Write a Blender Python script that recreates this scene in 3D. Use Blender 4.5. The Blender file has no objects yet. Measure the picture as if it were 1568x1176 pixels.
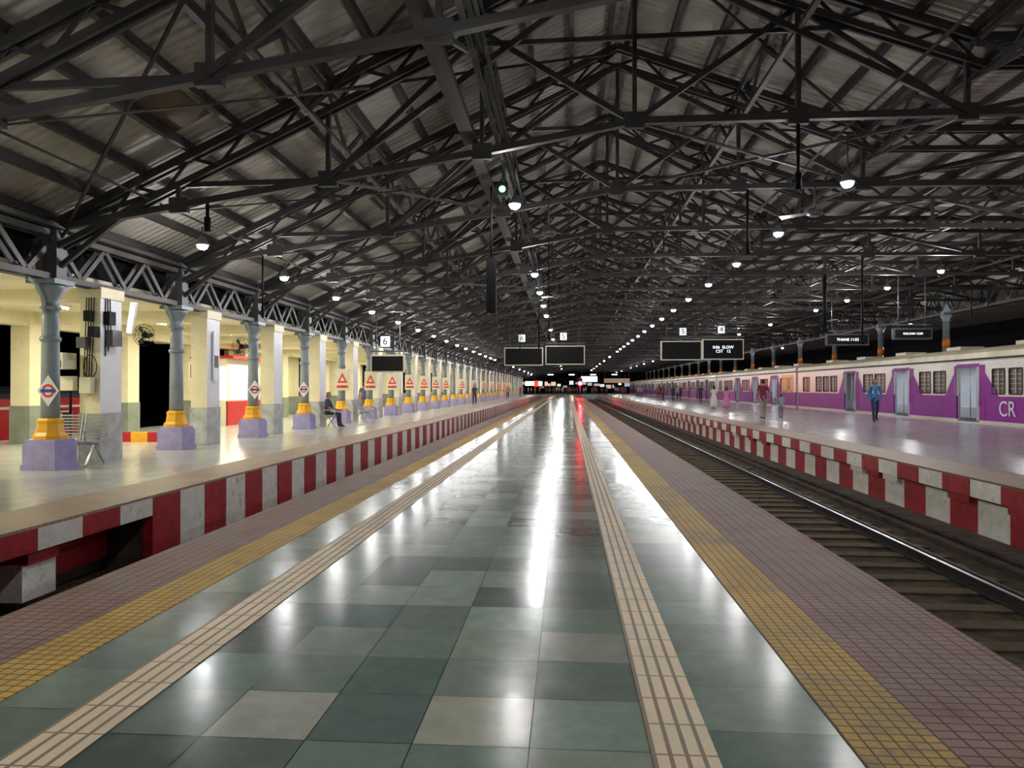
import bpy, bmesh, math, random
from mathutils import Vector, Matrix
random.seed(7)
S=bpy.context.scene
COL=S.collection
S.view_settings.view_transform='Standard'; S.view_settings.look='None'
# ------------------------------------------------------------------ materials
def newmat(name):
    m=bpy.data.materials.new(name); m.use_nodes=True
    nt=m.node_tree; b=nt.nodes.get('Principled BSDF')
    return m,nt,b
def mat(name,col,rough=.5,metal=0,var=.25,scale=3,bump=0,bscale=30,dirt=None,dscale=2,dlo=.45,dhi=.65,rvar=0,spec=.5):
    m,nt,b=newmat(name); N=nt.nodes; L=nt.links
    b.inputs['Roughness'].default_value=rough; b.inputs['Metallic'].default_value=metal; b.inputs['Specular IOR Level'].default_value=spec
    tc=N.new('ShaderNodeTexCoord')
    n=N.new('ShaderNodeTexNoise'); n.inputs['Scale'].default_value=scale; n.inputs['Detail'].default_value=5
    L.new(tc.outputs['Object'],n.inputs['Vector'])
    r=N.new('ShaderNodeValToRGB'); r.color_ramp.elements[0].position=.3; r.color_ramp.elements[1].position=.7
    c0=[max(0,c*(1-var)) for c in col]+[1]; c1=[min(1,c*(1+var)) for c in col]+[1]
    r.color_ramp.elements[0].color=c0; r.color_ramp.elements[1].color=c1
    L.new(n.outputs['Fac'],r.inputs['Fac'])
    out=r.outputs['Color']
    if dirt:
        n2=N.new('ShaderNodeTexNoise'); n2.inputs['Scale'].default_value=dscale; n2.inputs['Detail'].default_value=8; n2.inputs['Roughness'].default_value=.65
        L.new(tc.outputs['Object'],n2.inputs['Vector'])
        mr=N.new('ShaderNodeMapRange'); mr.inputs['From Min'].default_value=dlo; mr.inputs['From Max'].default_value=dhi
        L.new(n2.outputs['Fac'],mr.inputs['Value'])
        mx=N.new('ShaderNodeMix'); mx.data_type='RGBA'; mx.inputs['B'].default_value=(*dirt,1)
        L.new(mr.outputs['Result'],mx.inputs['Factor']); L.new(out,mx.inputs['A']); out=mx.outputs['Result']
    L.new(out,b.inputs['Base Color'])
    if bump:
        n3=N.new('ShaderNodeTexNoise'); n3.inputs['Scale'].default_value=bscale
        L.new(tc.outputs['Object'],n3.inputs['Vector'])
        bp=N.new('ShaderNodeBump'); bp.inputs['Strength'].default_value=bump; bp.inputs['Distance'].default_value=.02
        L.new(n3.outputs['Fac'],bp.inputs['Height']); L.new(bp.outputs['Normal'],b.inputs['Normal'])
    return m
def emis(name,col,st):
    m,nt,b=newmat(name)
    b.inputs['Base Color'].default_value=(*[min(1,c) for c in col],1)
    b.inputs['Emission Color'].default_value=(*col,1); b.inputs['Emission Strength'].default_value=st
    try: m.cycles.emission_sampling='NONE'
    except Exception: pass
    return m
def mathn(nt,op,a,b=None):
    n=nt.nodes.new('ShaderNodeMath'); n.operation=op
    for i,v in enumerate((a,b)):
        if v is None: continue
        if isinstance(v,(int,float)): n.inputs[i].default_value=v
        else: nt.links.new(v,n.inputs[i])
    return n.outputs[0]
def gridmat(name,col,groove,x0,px,py,tx,ty,rough=.5,worn=None,wlo=.5,whi=.62,wscale=2.5,var=.3,bump=.4,spec=.5):
    """tiles/bars with period px,py ; groove fraction tx,ty"""
    m,nt,b=newmat(name); N=nt.nodes; L=nt.links
    tc=N.new('ShaderNodeTexCoord'); sp=N.new('ShaderNodeSeparateXYZ'); L.new(tc.outputs['Object'],sp.inputs[0])
    fx=mathn(nt,'FRACT',mathn(nt,'DIVIDE',mathn(nt,'SUBTRACT',sp.outputs[0],x0),px))
    fy=mathn(nt,'FRACT',mathn(nt,'DIVIDE',sp.outputs[1],py))
    mk=mathn(nt,'MULTIPLY',mathn(nt,'GREATER_THAN',fx,tx),mathn(nt,'GREATER_THAN',fy,ty))
    n=N.new('ShaderNodeTexNoise'); n.inputs['Scale'].default_value=wscale; n.inputs['Detail'].default_value=8; n.inputs['Roughness'].default_value=.65
    L.new(tc.outputs['Object'],n.inputs['Vector'])
    r=N.new('ShaderNodeValToRGB'); r.color_ramp.elements[0].position=.3; r.color_ramp.elements[1].position=.7
    r.color_ramp.elements[0].color=(*[c*(1-var) for c in col],1); r.color_ramp.elements[1].color=(*[min(1,c*(1+var)) for c in col],1)
    L.new(n.outputs['Fac'],r.inputs['Fac']); out=r.outputs['Color']
    if worn:
        n2=N.new('ShaderNodeTexNoise'); n2.inputs['Scale'].default_value=wscale*.5; n2.inputs['Detail'].default_value=10; n2.inputs['Roughness'].default_value=.75
        L.new(tc.outputs['Object'],n2.inputs['Vector'])
        mr=N.new('ShaderNodeMapRange'); mr.inputs['From Min'].default_value=wlo; mr.inputs['From Max'].default_value=whi; mr.inputs['To Max'].default_value=.8
        L.new(n2.outputs['Fac'],mr.inputs['Value'])
        mx=N.new('ShaderNodeMix'); mx.data_type='RGBA'; mx.inputs['B'].default_value=(*worn,1)
        L.new(mr.outputs['Result'],mx.inputs['Factor']); L.new(out,mx.inputs['A']); out=mx.outputs['Result']
    mx=N.new('ShaderNodeMix'); mx.data_type='RGBA'; mx.inputs['A'].default_value=(*groove,1)
    L.new(mk,mx.inputs['Factor']); L.new(out,mx.inputs['B']); L.new(mx.outputs['Result'],b.inputs['Base Color'])
    b.inputs['Roughness'].default_value=rough; b.inputs['Specular IOR Level'].default_value=spec
    bp=N.new('ShaderNodeBump'); bp.inputs['Strength'].default_value=bump; bp.inputs['Distance'].default_value=.005
    L.new(mk,bp.inputs['Height']); L.new(bp.outputs['Normal'],b.inputs['Normal'])
    return m

M={}
M['steel']=mat('dark_steel',(.036,.033,.032),.55,.2,.35,2)
M['steel2']=mat('grey_steel',(.08,.08,.085),.5,.2,.3,2)
M['girder']=mat('girder_steel',(.05,.046,.046),.5,.2,.35,2)
M['castiron']=mat('painted_cast_iron',(.25,.30,.34),.38,.1,.15,3)
M['lav']=mat('lavender_pedestal',(.36,.33,.62),.45,0,.15,4,dirt=(.2,.19,.27),dlo=.55,dhi=.75)
M['yel']=mat('yellow_paint',(.85,.42,.02),.4,0,.12,4)
M['cream']=mat('cream_paint',(.82,.75,.53),.5,0,.08,2,dirt=(.58,.5,.32),dlo=.58,dhi=.8)
M['white']=mat('white_paint',(.80,.81,.86),.45,0,.06,2,dirt=(.55,.55,.55),dlo=.6,dhi=.8)
M['marble']=mat('marble_dado',(.46,.48,.50),.3,0,.3,4)
M['greenw']=mat('green_grey_dado',(.24,.27,.22),.4,0,.2,3)
M['stone']=mat('grout',(.06,.065,.055),.6,0,.3,4)
M['red']=mat('red_kerb_paint',(.42,.014,.026),.45,0,.25,5,.2,25,dirt=(.13,.02,.025),dscale=4,dlo=.54,dhi=.78)
M['wht']=mat('white_kerb_paint',(.88,.85,.80),.55,0,.08,5,.25,25,dirt=(.30,.26,.22),dscale=7,dlo=.57,dhi=.76)
M['dirt']=mat('track_bed_soil',(.085,.064,.040),.95,0,.5,5,.8,20,dirt=(.035,.027,.018),dscale=1.5,spec=.2)
M['conc']=mat('dark_concrete',(.085,.068,.055),.95,0,.4,3,.5,15,spec=.15)
M['sleeper']=mat('timber_sleeper',(.17,.125,.075),.9,0,.4,3,.5,14,dirt=(.08,.06,.035),dscale=3,spec=.2)
M['railm']=mat('rail_steel',(.035,.03,.028),.6,.3,.2,5)
M['railtop']=mat('rail_polished',(.85,.87,.9),.3,1,.1,5)
M['black']=mat('black_plastic',(.006,.006,.007),.7,0,.1,2,spec=.2)
M['boxw']=mat('beige_enamel',(.74,.70,.56),.4,0,.05,2)
M['fixture']=mat('lamp_housing',(.2,.21,.22),.4,.4,.05,2)
M['lamp']=emis('lamp_glow',(.93,.96,1.0),110)
M['tube']=emis('tube_glow',(1,.97,.75),14)
M['tubew']=emis('tube_glow_white',(.85,.92,1.0),10)
M['kiosk']=emis('kiosk_lit_panel',(.95,1,.9),1.6)
M['sky_dark']=mat('night_wall',(.01,.011,.016),.95,spec=.1)
M['led']=emis('led_text',(.9,.95,1.0),1.6)
M['brown']=mat('brown_panel',(.09,.06,.035),.6)

# tile material (colour attribute)
m,nt,b=newmat('kota_stone_tiles'); N=nt.nodes; L=nt.links
at=N.new('ShaderNodeAttribute'); at.attribute_name='Col'
tc=N.new('ShaderNodeTexCoord')
n=N.new('ShaderNodeTexNoise'); n.inputs['Scale'].default_value=7; n.inputs['Detail'].default_value=8; n.inputs['Roughness'].default_value=.7
L.new(tc.outputs['Object'],n.inputs['Vector'])
r=N.new('ShaderNodeValToRGB'); r.color_ramp.elements[0].position=.3; r.color_ramp.elements[0].color=(.85,.85,.85,1)
r.color_ramp.elements[1].position=.7; r.color_ramp.elements[1].color=(1.12,1.12,1.08,1)
L.new(n.outputs['Fac'],r.inputs['Fac'])
mx=N.new('ShaderNodeMix'); mx.data_type='RGBA'; mx.blend_type='MULTIPLY'; mx.inputs['Factor'].default_value=1
L.new(at.outputs['Color'],mx.inputs['A']); L.new(r.outputs['Color'],mx.inputs['B']); L.new(mx.outputs['Result'],b.inputs['Base Color'])
mr=N.new('ShaderNodeMapRange'); mr.inputs['From Min'].default_value=.3; mr.inputs['From Max'].default_value=.7
mr.inputs['To Min'].default_value=.15; mr.inputs['To Max'].default_value=.24
L.new(n.outputs['Fac'],mr.inputs['Value']); L.new(mr.outputs['Result'],b.inputs['Roughness'])
b.inputs['Specular IOR Level'].default_value=.14
n3=N.new('ShaderNodeTexNoise'); n3.inputs['Scale'].default_value=9; n3.inputs['Detail'].default_value=1
L.new(tc.outputs['Object'],n3.inputs['Vector'])
bp=N.new('ShaderNodeBump'); bp.inputs['Strength'].default_value=.12; bp.inputs['Distance'].default_value=.006
L.new(n3.outputs['Fac'],bp.inputs['Height']); L.new(bp.outputs['Normal'],b.inputs['Normal'])
M['tile']=m

M['tacR']=gridmat('tactile_strip_right',(.84,.70,.50),(.28,.21,.14),.32,.0625,.26,.28,.04,.5,var=.12,spec=.3)
M['tacL']=gridmat('tactile_strip_left',(.84,.70,.50),(.28,.21,.14),-2.13,.0675,.26,.28,.04,.5,var=.12,spec=.3)
M['yelR']=gridmat('yellow_paver_right',(.66,.40,.08),(.12,.09,.05),1.1,.0617,.062,.14,.14,.6,worn=(.21,.20,.13),wlo=.46,whi=.60,spec=.3)
M['yelL']=gridmat('yellow_paver_left',(.66,.40,.08),(.12,.09,.05),-2.85,.066,.066,.14,.14,.6,worn=(.21,.20,.13),wlo=.52,whi=.64,spec=.3)
M['redp']=gridmat('red_paver',(.34,.17,.145),(.08,.055,.045),1.47,.0912,.07,.12,.14,.6,worn=(.25,.21,.19),wlo=.42,whi=.62,var=.35,spec=.3)
M['platR']=gridmat('polished_floor_right',(.40,.33,.36),(.2,.17,.18),0,.6,.6,.01,.01,.22,worn=(.28,.25,.27),var=.2,bump=.05)
M['platL']=gridmat('polished_floor_left',(.50,.50,.48),(.24,.24,.22),0,.6,.6,.01,.01,.2,worn=(.36,.36,.34),var=.2,bump=.05)
M['edgeT']=gridmat('tan_edge_tiles',(.44,.30,.21),(.17,.12,.1),0,.1,.1,.1,.1,.5,worn=(.34,.24,.2),var=.2)
# corrugated roof
m,nt,b=newmat('corrugated_roof_sheet'); N=nt.nodes; L=nt.links
tc=N.new('ShaderNodeTexCoord'); w=N.new('ShaderNodeTexWave'); w.bands_direction='Y'; w.inputs['Scale'].default_value=1.6; w.inputs['Distortion'].default_value=0
L.new(tc.outputs['Object'],w.inputs['Vector'])
n=N.new('ShaderNodeTexNoise'); n.inputs['Scale'].default_value=.8; n.inputs['Detail'].default_value=6
L.new(tc.outputs['Object'],n.inputs['Vector'])
r=N.new('ShaderNodeValToRGB'); r.color_ramp.elements[0].position=.3; r.color_ramp.elements[0].color=(.26,.24,.215,1); r.color_ramp.elements[1].position=.7; r.color_ramp.elements[1].color=(.50,.47,.42,1)
L.new(n.outputs['Fac'],r.inputs['Fac']); L.new(r.outputs['Color'],b.inputs['Base Color']); b.inputs['Roughness'].default_value=.6
bp=N.new('ShaderNodeBump'); bp.inputs['Strength'].default_value=.8; bp.inputs['Distance'].default_value=.04
L.new(w.outputs['Fac'],bp.inputs['Height']); L.new(bp.outputs['Normal'],b.inputs['Normal'])
M['roof']=m
# train
M['tcream']=mat('coach_cream',(.74,.72,.64),.3,.05,.06,2)
M['tpurple']=mat('coach_purple',(.25,.012,.27),.45,.0,.1,2,spec=.3)
M['troof']=mat('coach_roof',(.60,.55,.40),.45,.05,.12,2)
M['tsteel']=mat('coach_steel',(.42,.43,.46),.35,.4,.1,2)
M['tglass']=mat('coach_shutter',(.14,.085,.05),.35,0,.2,2)
M['tdark']=mat('coach_underframe',(.02,.02,.022),.7,.2,.2,3)
M['tint']=mat('coach_interior',(.45,.47,.5),.4,0,.05,2)
M['tyel']=mat('coach_yellow',(.8,.45,.05),.35,0,.06,2)
M['tred']=mat('coach_red',(.50,.02,.025),.35,0,.08,2)

# ------------------------------------------------------------------ mesh builder
class MB:
    def __init__(s): s.v=[];s.f=[];s.m=[];s.mats=[];s.sm=[]
    def mi(s,k):
        if k not in s.mats: s.mats.append(k)
        return s.mats.index(k)
    def quad(s,a,b,c,d,k):
        i=len(s.v); s.v+= [tuple(a),tuple(b),tuple(c),tuple(d)]; s.f.append((i,i+1,i+2,i+3)); s.m.append(s.mi(k)); s.sm.append(False)
    def poly(s,pts,k):
        i=len(s.v); s.v+=[tuple(p) for p in pts]; s.f.append(tuple(range(i,i+len(pts)))); s.m.append(s.mi(k)); s.sm.append(False)
    def box(s,x0,x1,y0,y1,z0,z1,k):
        i=len(s.v)
        s.v+=[(x0,y0,z0),(x1,y0,z0),(x1,y1,z0),(x0,y1,z0),(x0,y0,z1),(x1,y0,z1),(x1,y1,z1),(x0,y1,z1)]
        for f in ((0,3,2,1),(4,5,6,7),(0,1,5,4),(1,2,6,5),(2,3,7,6),(3,0,4,7)):
            s.f.append(tuple(i+j for j in f)); s.m.append(s.mi(k)); s.sm.append(False)
    def beam(s,p,q,w,h,k):
        p=Vector(p);q=Vector(q);d=(q-p)
        if d.length<1e-5: return
        d.normalize(); up=Vector((0,0,1)) if abs(d.z)<.95 else Vector((0,1,0))
        a=d.cross(up).normalized()*w/2; c=a.cross(d).normalized()*h/2
        i=len(s.v)
        for o in (p,q):
            for t in (-a-c,a-c,a+c,-a+c): s.v.append(tuple(o+t))
        for f in ((0,1,2,3),(7,6,5,4),(0,4,5,1),(1,5,6,2),(2,6,7,3),(3,7,4,0)):
            s.f.append(tuple(i+j for j in f)); s.m.append(s.mi(k)); s.sm.append(False)
    def rod(s,p,q,r,k,n=8,r2=None):
        p=Vector(p);q=Vector(q);d=(q-p).normalized(); up=Vector((0,0,1)) if abs(d.z)<.9 else Vector((1,0,0))
        a=d.cross(up).normalized(); c=a.cross(d).normalized(); i=len(s.v); r2=r if r2 is None else r2
        for o,rr in ((p,r),(q,r2)):
            for j in range(n):
                t=2*math.pi*j/n; s.v.append(tuple(o+a*math.cos(t)*rr+c*math.sin(t)*rr))
        for j in range(n):
            s.f.append((i+j,i+(j+1)%n,i+n+(j+1)%n,i+n+j)); s.m.append(s.mi(k)); s.sm.append(True)
        s.f.append(tuple(i+j for j in reversed(range(n)))); s.m.append(s.mi(k)); s.sm.append(False)
        s.f.append(tuple(i+n+j for j in range(n))); s.m.append(s.mi(k)); s.sm.append(False)
    def lathe(s,prof,k,cx=0,cy=0,n=20,smooth=True):
        i=len(s.v)
        for (r,z) in prof:
            for j in range(n):
                t=2*math.pi*(j+.5)/n; s.v.append((cx+r*math.cos(t),cy+r*math.sin(t),z))
        for a in range(len(prof)-1):
            for j in range(n):
                s.f.append((i+a*n+j,i+a*n+(j+1)%n,i+(a+1)*n+(j+1)%n,i+(a+1)*n+j)); s.m.append(s.mi(k)); s.sm.append(smooth)
        s.f.append(tuple(i+j for j in reversed(range(n)))); s.m.append(s.mi(k)); s.sm.append(False)
        e=i+(len(prof)-1)*n; s.f.append(tuple(e+j for j in range(n))); s.m.append(s.mi(k)); s.sm.append(False)
    def mesh(s,name):
        me=bpy.data.meshes.new(name); me.from_pydata(s.v,[],s.f)
        for k in s.mats: me.materials.append(M[k] if isinstance(k,str) else k)
        me.polygons.foreach_set('material_index',s.m); me.polygons.foreach_set('use_smooth',s.sm); me.update(); return me
    def obj(s,name,loc=(0,0,0),rot=0,parent=None):
        return inst(name,s.mesh(name),loc,rot,parent)
def inst(name,me,loc=(0,0,0),rot=0,parent=None):
    o=bpy.data.objects.new(name,me); o.location=loc; o.rotation_euler=(0,0,rot); COL.objects.link(o)
    if parent: o.parent=parent
    return o
def empty(name,loc=(0,0,0)):
    o=bpy.data.objects.new(name,None); o.location=loc; COL.objects.link(o); return o
def plight(parent,loc,p,col=(1,1,1),r=.12):
    l=bpy.data.lights.new('bulb_light','POINT'); l.energy=p; l.color=col; l.shadow_soft_size=r
    o=bpy.data.objects.new('bulb_light',l); o.location=loc; COL.objects.link(o)
    if parent: o.parent=parent
    return o
def alight(parent,loc,p,col,sx,sy,rot=(0,0,0)):
    l=bpy.data.lights.new('tube_light','AREA'); l.energy=p; l.color=col; l.shape='RECTANGLE'; l.size=sx; l.size_y=sy
    o=bpy.data.objects.new('tube_light',l); o.location=loc; o.rotation_euler=rot; COL.objects.link(o)
    if parent: o.parent=parent
    return o
def text(body,size,loc,rot,mt,parent=None,name='lettering',ext=.004):
    c=bpy.data.curves.new(name,'FONT'); c.body=body; c.size=size; c.align_x='CENTER'; c.align_y='CENTER'; c.extrude=ext
    c.materials.append(M[mt] if isinstance(mt,str) else mt)
    o=bpy.data.objects.new(name,c); o.location=loc; o.rotation_euler=rot; COL.objects.link(o)
    if parent: o.parent=parent
    return o
BAY=4.15; Y0=12.2; YE=150.; YB=-6.; YR=204.
# ------------------------------------------------------------------ central platform
a=MB(); a.box(-3.4,2.2,YB,YE,-.9,-.006,'stone'); a.box(-3.42,-3.35,YB,YE,-.95,-.02,'conc'); a.obj('platform_center')
cols=[(-1.86,-1.47),(-1.47,-1.04),(-1.04,-.61),(-.61,-.147),(-.147,.32),(.57,1.1),(-2.52,-2.13)]
v=[];f=[];cl=[]
ny=int((YE-YB)/.46)
special={(19,1):(.40,.41,.36),(19,3):(.42,.43,.36),(18,4):(.31,.35,.30),(20,2):(.13,.19,.165),(20,0):(.16,.24,.21),(19,2):(.14,.19,.17),(21,3):(.27,.32,.27),(22,1):(.11,.17,.155),(20,3):(.24,.28,.25),(21,1):(.22,.26,.24),(18,2):(.2,.26,.23)}
for r_ in range(ny):
    ya=YB+ r_*.46+ .15
    for ci,(xa,xb) in enumerate(cols):
        off=0 if ci<5 else .2
        i=len(v); g=.0022
        v+=[(xa+g,ya+off+g,0),(xb-g,ya+off+g,0),(xb-g,ya+off+.46-g,0),(xa+g,ya+off+.46-g,0)]
        f.append((i,i+1,i+2,i+3))
        t=random.choice([.55,.7,.8,.9,.95,1,1.1,1.25,1.45]); gg=random.uniform(-.015,.025)
        c=(.19*t,.238*t+gg*.6,.21*t+gg*.3)
        if random.random()<.03: c=(.32,.34,.30)
        if (r_,ci) in special: c=special[(r_,ci)]
        cl+=[(*c,1)]*4
me=bpy.data.meshes.new('floor_tiles'); me.from_pydata(v,[],f); ca=me.color_attributes.new('Col','FLOAT_COLOR','CORNER')
for i,c in enumerate(cl): ca.data[i].color=c
me.materials.append(M['tile']); inst('floor',me)
def strip(name,xa,xb,k,z=.002,ya=YB,yb=YE):
    a=MB(); a.box(xa,xb,ya,yb,-.005,z,k); a.obj(name)
strip('tactile_paving_strip',.32,.57,'tacR',.006)
strip('tactile_paving_strip',-2.13,-1.86,'tacL',.006)
strip('yellow_safety_line',1.1,1.47,'yelR',.004)
strip('yellow_safety_line',-2.85,-2.52,'yelL',.004)
strip('red_paving',1.47,2.25,'redp',.002)
strip('red_paving',-3.45,-2.85,'redp',.002)
# ------------------------------------------------------------------ ground & track
a=MB(); a.box(-60,60,-10,230,-1.2,-.96,'dirt'); a.obj('ground')
a=MB(); a.box(-5.37,-3.43,YB,YE,-.955,-.8,'dirt'); a.obj('track_pit_bed')
bm=bmesh.new(); nx,nyy=12,400
gv=[[bm.verts.new((2.3+ i*(3.2/nx),YB+j*(YE-YB)/nyy,-.95+random.uniform(-.008,.014))) for i in range(nx+1)] for j in range(nyy+1)]
for j in range(nyy):
    for i in range(nx): bm.faces.new((gv[j][i],gv[j][i+1],gv[j+1][i+1],gv[j+1][i]))
me=bpy.data.meshes.new('track_ballast'); bm.to_mesh(me); bm.free(); me.materials.append(M['dirt']); inst('track_ballast',me)
t=MB()
for i in range(int((YE-YB)/.62)):
    y=YB+i*.62+random.uniform(-.04,.04); s=random.uniform(-.03,.03); t.beam((2.45,y+s,-.955),(5.25+random.uniform(-.1,.08),y-s,-.955),.25,random.uniform(.048,.07),'sleeper')
for x in (3.04,4.72):
    t.box(x-.07,x+.07,YB,YE,-.93,-.905,'railm'); t.box(x-.012,x+.012,YB,YE,-.905,-.82,'railm'); t.box(x-.036,x+.036,YB,YE,-.82,-.795,'railm'); t.box(x-.034,x+.01,YB,YE,-.795,-.79,'railtop')
t.box(4.90,4.95,YB,YE,-.93,-.84,'railm')
t.obj('railway_track')
a=MB(); a.box(5.55,6.4,YB,YE,-.955,-.88,'conc'); a.rod((5.75,YB,-.85),(5.75,YE,-.85),.035,'conc'); a.obj('cable_trough')
# ------------------------------------------------------------------ right platform
a=MB(); a.box(6.53,15.85,YB,YR,-.95,-.001,'conc'); a.box(7.3,15.85,YB,YR,-.01,0,'platR'); a.box(6.3,7.3,YB,YE,-.03,.001,'edgeT'); a.obj('platform_right')
w=MB(); i=0; y=YB+.3
while y<YE:
    k='red' if i%2 else 'wht'; L_=.85
    w.box(6.28+random.uniform(0,.02),6.5,y+.004,y+L_-.004,-.30,-.031,k); w.box(6.42,6.52,y,y+L_,-.95,-.30,k)
    if random.random()<.5: w.box(6.33,6.42,y+.1,y+L_-.1,-.42,-.30,k)
    w.box(6.36,6.42,y,y+L_,-.34,-.31,'conc')
    y+=L_; i+=1
w.obj('striped_kerb_wall_right')
# ------------------------------------------------------------------ left platform
a=MB()
a.box(-15,-5.53,9.3,YE,-.95,-.001,'conc'); a.box(-15,-6.07,YB,9.3,-.95,-.001,'conc'); a.box(-6.07,-5.51,YB,9.3,-.26,-.001,'conc')
a.box(-15,-6.3,YB,YE,-.01,0,'platL'); a.box(-6.3,-5.38,YB,YE,-.03,.001,'edgeT')
a.obj('platform_left')
w=MB(); i=0; y=1.6
while y<YE:
    k='red' if i%2 else 'wht'; L_=.7
    if y<9.25: w.box(-5.5,-5.38,y,y+L_,-.26,-.031,k); w.box(-6.06,-6.0,y,y+L_,-.8,-.26,'red')
    else:
        w.box(-5.52,-5.38+random.uniform(-.01,.005),y+.004,y+L_-.004,-.8,-.031,k)
    y+=L_; i+=1
for yy in (4.2,7.2):
    w.box(-6.0,-5.55,yy,yy+.5,-.8,-.42,'wht'); w.box(-6.0,-5.5,yy+.02,yy+.48,-.42,-.27,'red')
w.obj('striped_kerb_wall_left')
# ------------------------------------------------------------------ concourse end
a=MB(); a.box(-15,7.28,YE,204,-.95,0,'platL'); a.obj('concourse_floor')
a=MB(); a.box(-34,45,205,205.4,-1,9,'sky_dark'); a.obj('wall_back')
# ------------------------------------------------------------------ columns
def colmesh():
    a=MB()
    a.box(-.29,.29,-.29,.29,0,.46,'lav'); a.box(-.31,.31,-.31,.31,0,.1,'lav')
    a.box(-.26,.26,-.26,.26,.46,.52,'lav')
    a.lathe([(.27,.52),(.27,.58),(.22,.64),(.2,.78),(.21,.84),(.17,.88)],'yel',n=8,smooth=False)
    a.lathe([(.15,.86),(.145,1.6),(.135,2.6),(.13,2.75)],'castiron')
    a.lathe([(.16,2.2),(.17,2.24),(.16,2.28)],'castiron'); 
    a.lathe([(.13,2.74),(.17,2.77),(.17,2.8),(.13,2.83),(.14,2.95),(.2,3.05),(.23,3.12),(.23,3.18)],'castiron')
    a.box(-.26,.26,-.26,.26,3.18,3.26,'castiron')
    for sx,sy in ((0,1),(0,-1)):
        for j in range(6):
            t0=j/6*math.pi/2; t1=(j+1)/6*math.pi/2
            a.beam((0,sy*(.15+.42*(1-math.cos(t0))),2.72+.5*math.sin(t0)),(0,sy*(.15+.42*(1-math.cos(t1))),2.72+.5*math.sin(t1)),.05,.05,'castiron')
    return a.mesh('platform_column')
cm=colmesh(); NC=33
for k in range(-3,NC): inst('platform_column',cm,(-8.9,Y0+BAY*k,0))
# lattice girder left
g=MB()
ya=Y0-3*BAY; yb=Y0+NC*BAY
for xx in (-8.98,-8.82):
    g.box(xx-.05,xx+.05,ya,yb,3.26,3.36,'girder'); g.box(xx-.05,xx+.05,ya,yb,4.0,4.1,'girder')
n=int((yb-ya)/(BAY/6))
for i in range(n):
    y=ya+i*BAY/6; p=(3.34,4.02) if i%2 else (4.02,3.34)
    for xx in (-8.98,-8.82): g.beam((xx,y,p[0]),(xx,y+BAY/6,p[1]),.03,.09,'girder')
for k in range(-3,NC): y=Y0+BAY*k; g.box(-9.08,-8.7,y-.13,y+.13,3.26,4.15,'steel2')
g.box(-9.3,-8.6,ya,yb,4.12,4.2,'steel'); g.box(-9.3,-9.25,ya,yb,3.56,4.1,'sky_dark')
g.obj('lattice_girder')
# square pillars
p=MB(); p.box(-.2,.2,-.33,.33,.92,3.3,'cream'); p.box(-.22,.22,-.35,.35,0,.92,'marble'); p.box(.2,.206,-.33,.33,.92,3.1,'white'); p.box(-.24,.24,-.37,.37,3.1,3.3,'cream')  # white sheet on track side: hall lamps' bluish light put into its colour
pm=p.mesh('square_pillar')
for k in range(-3,NC): inst('square_pillar',pm,(-8.97,Y0+BAY*k+1.5,0))
p=MB(); p.box(-.25,.25,-.3,.3,.95,3.3,'cream'); p.box(-.27,.27,-.32,.32,0,.95,'greenw'); p.box(-.32,.32,-.38,.38,3.0,3.3,'cream')
pm2=p.mesh('square_pillar')
for k in range(-3,NC): inst('square_pillar',pm2,(-13.6,Y0+BAY*k+1.5,0))
# canopy slab
c=MB(); c.box(-15.2,-9.3,YB,YE,3.3,3.55,'cream')
for k in range(-3,NC):
    y=Y0+BAY*k+1.5; c.box(-15,-9.2,y-.15,y+.15,3.02,3.3,'cream')
c.box(-13.8,-13.4,YB,YE,2.95,3.3,'cream')
c.obj('canopy_slab')
# back wall along left beyond
c=MB()
for k in range(4,NC):
    y=Y0+BAY*k+1.9
    kind=k%3
    c.box(-14.6,-14.4,y,y+BAY,0,.95,'greenw'); c.box(-14.6,-14.4,y,y+BAY,.95,3.0,'cream' if kind else 'sky_dark')
c.obj('wall_left')
kb=MB(); kb.box(-14.2,-12.6,26.7,29.7,0,2.5,'boxw'); kb.box(-12.6,-12.58,27.0,29.5,.95,2.2,'kiosk'); kb.box(-12.62,-12.55,26.7,29.7,0,.9,'tred'); kb.box(-14.2,-12.6,26.68,26.7,.95,2.2,'kiosk'); kb.box(-14.3,-12.3,26.6,29.8,2.5,2.6,'tred')
kb.obj('ticket_kiosk')
# tubes in canopy
tm=MB(); tm.box(-.07,.07,-.65,.65,0,.06,'boxw'); tm.rod((0,-.6,-.03),(0,.6,-.03),.022,'tube'); tmm=tm.mesh('fluorescent_tube_light')
for k in range(-3,NC):
    if k>12 and k%2: continue
    o=inst('fluorescent_tube_light',tmm,(-11.4,Y0+BAY*k+3.4,3.24)); 
    alight(o,(0,0,-.08),(130 if k<=12 else 210),(1,.95,.66),.2,1.3)
# ------------------------------------------------------------------ roof
PR=[(-9.4,3.98),(1.1,8.9),(6.5,6.95),(34,6.5)]
def zr(x):
    for (x0,z0),(x1,z1) in zip(PR,PR[1:]):
        if x<=x1: return z0+(z1-z0)*(x-x0)/(x1-x0)
    return PR[-1][1]
RY0=-8; RY1=204
r=MB()
for (x0,z0),(x1,z1) in zip(PR,PR[1:]):
    r.quad((x0,RY0,z0+.16),(x1,RY0,z1+.16),(x1,RY1,z1+.16),(x0,RY1,z0+.16),'roof')
    r.quad((x0,RY0,z0+.22),(x0,RY1,z0+.22),(x1,RY1,z1+.22),(x1,RY0,z1+.22),'sky_dark')
r.obj('ceiling')
r=MB()
def purl(xa,xb,n):
    for i in range(n+1):
        x=xa+(xb-xa)*i/n; r.box(x-.05,x+.05,RY0,RY1,zr(x)+.0,zr(x)+.15,'steel')
purl(-8.8,.9,12); purl(1.3,6.4,6); purl(7.2,20,13)
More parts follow.
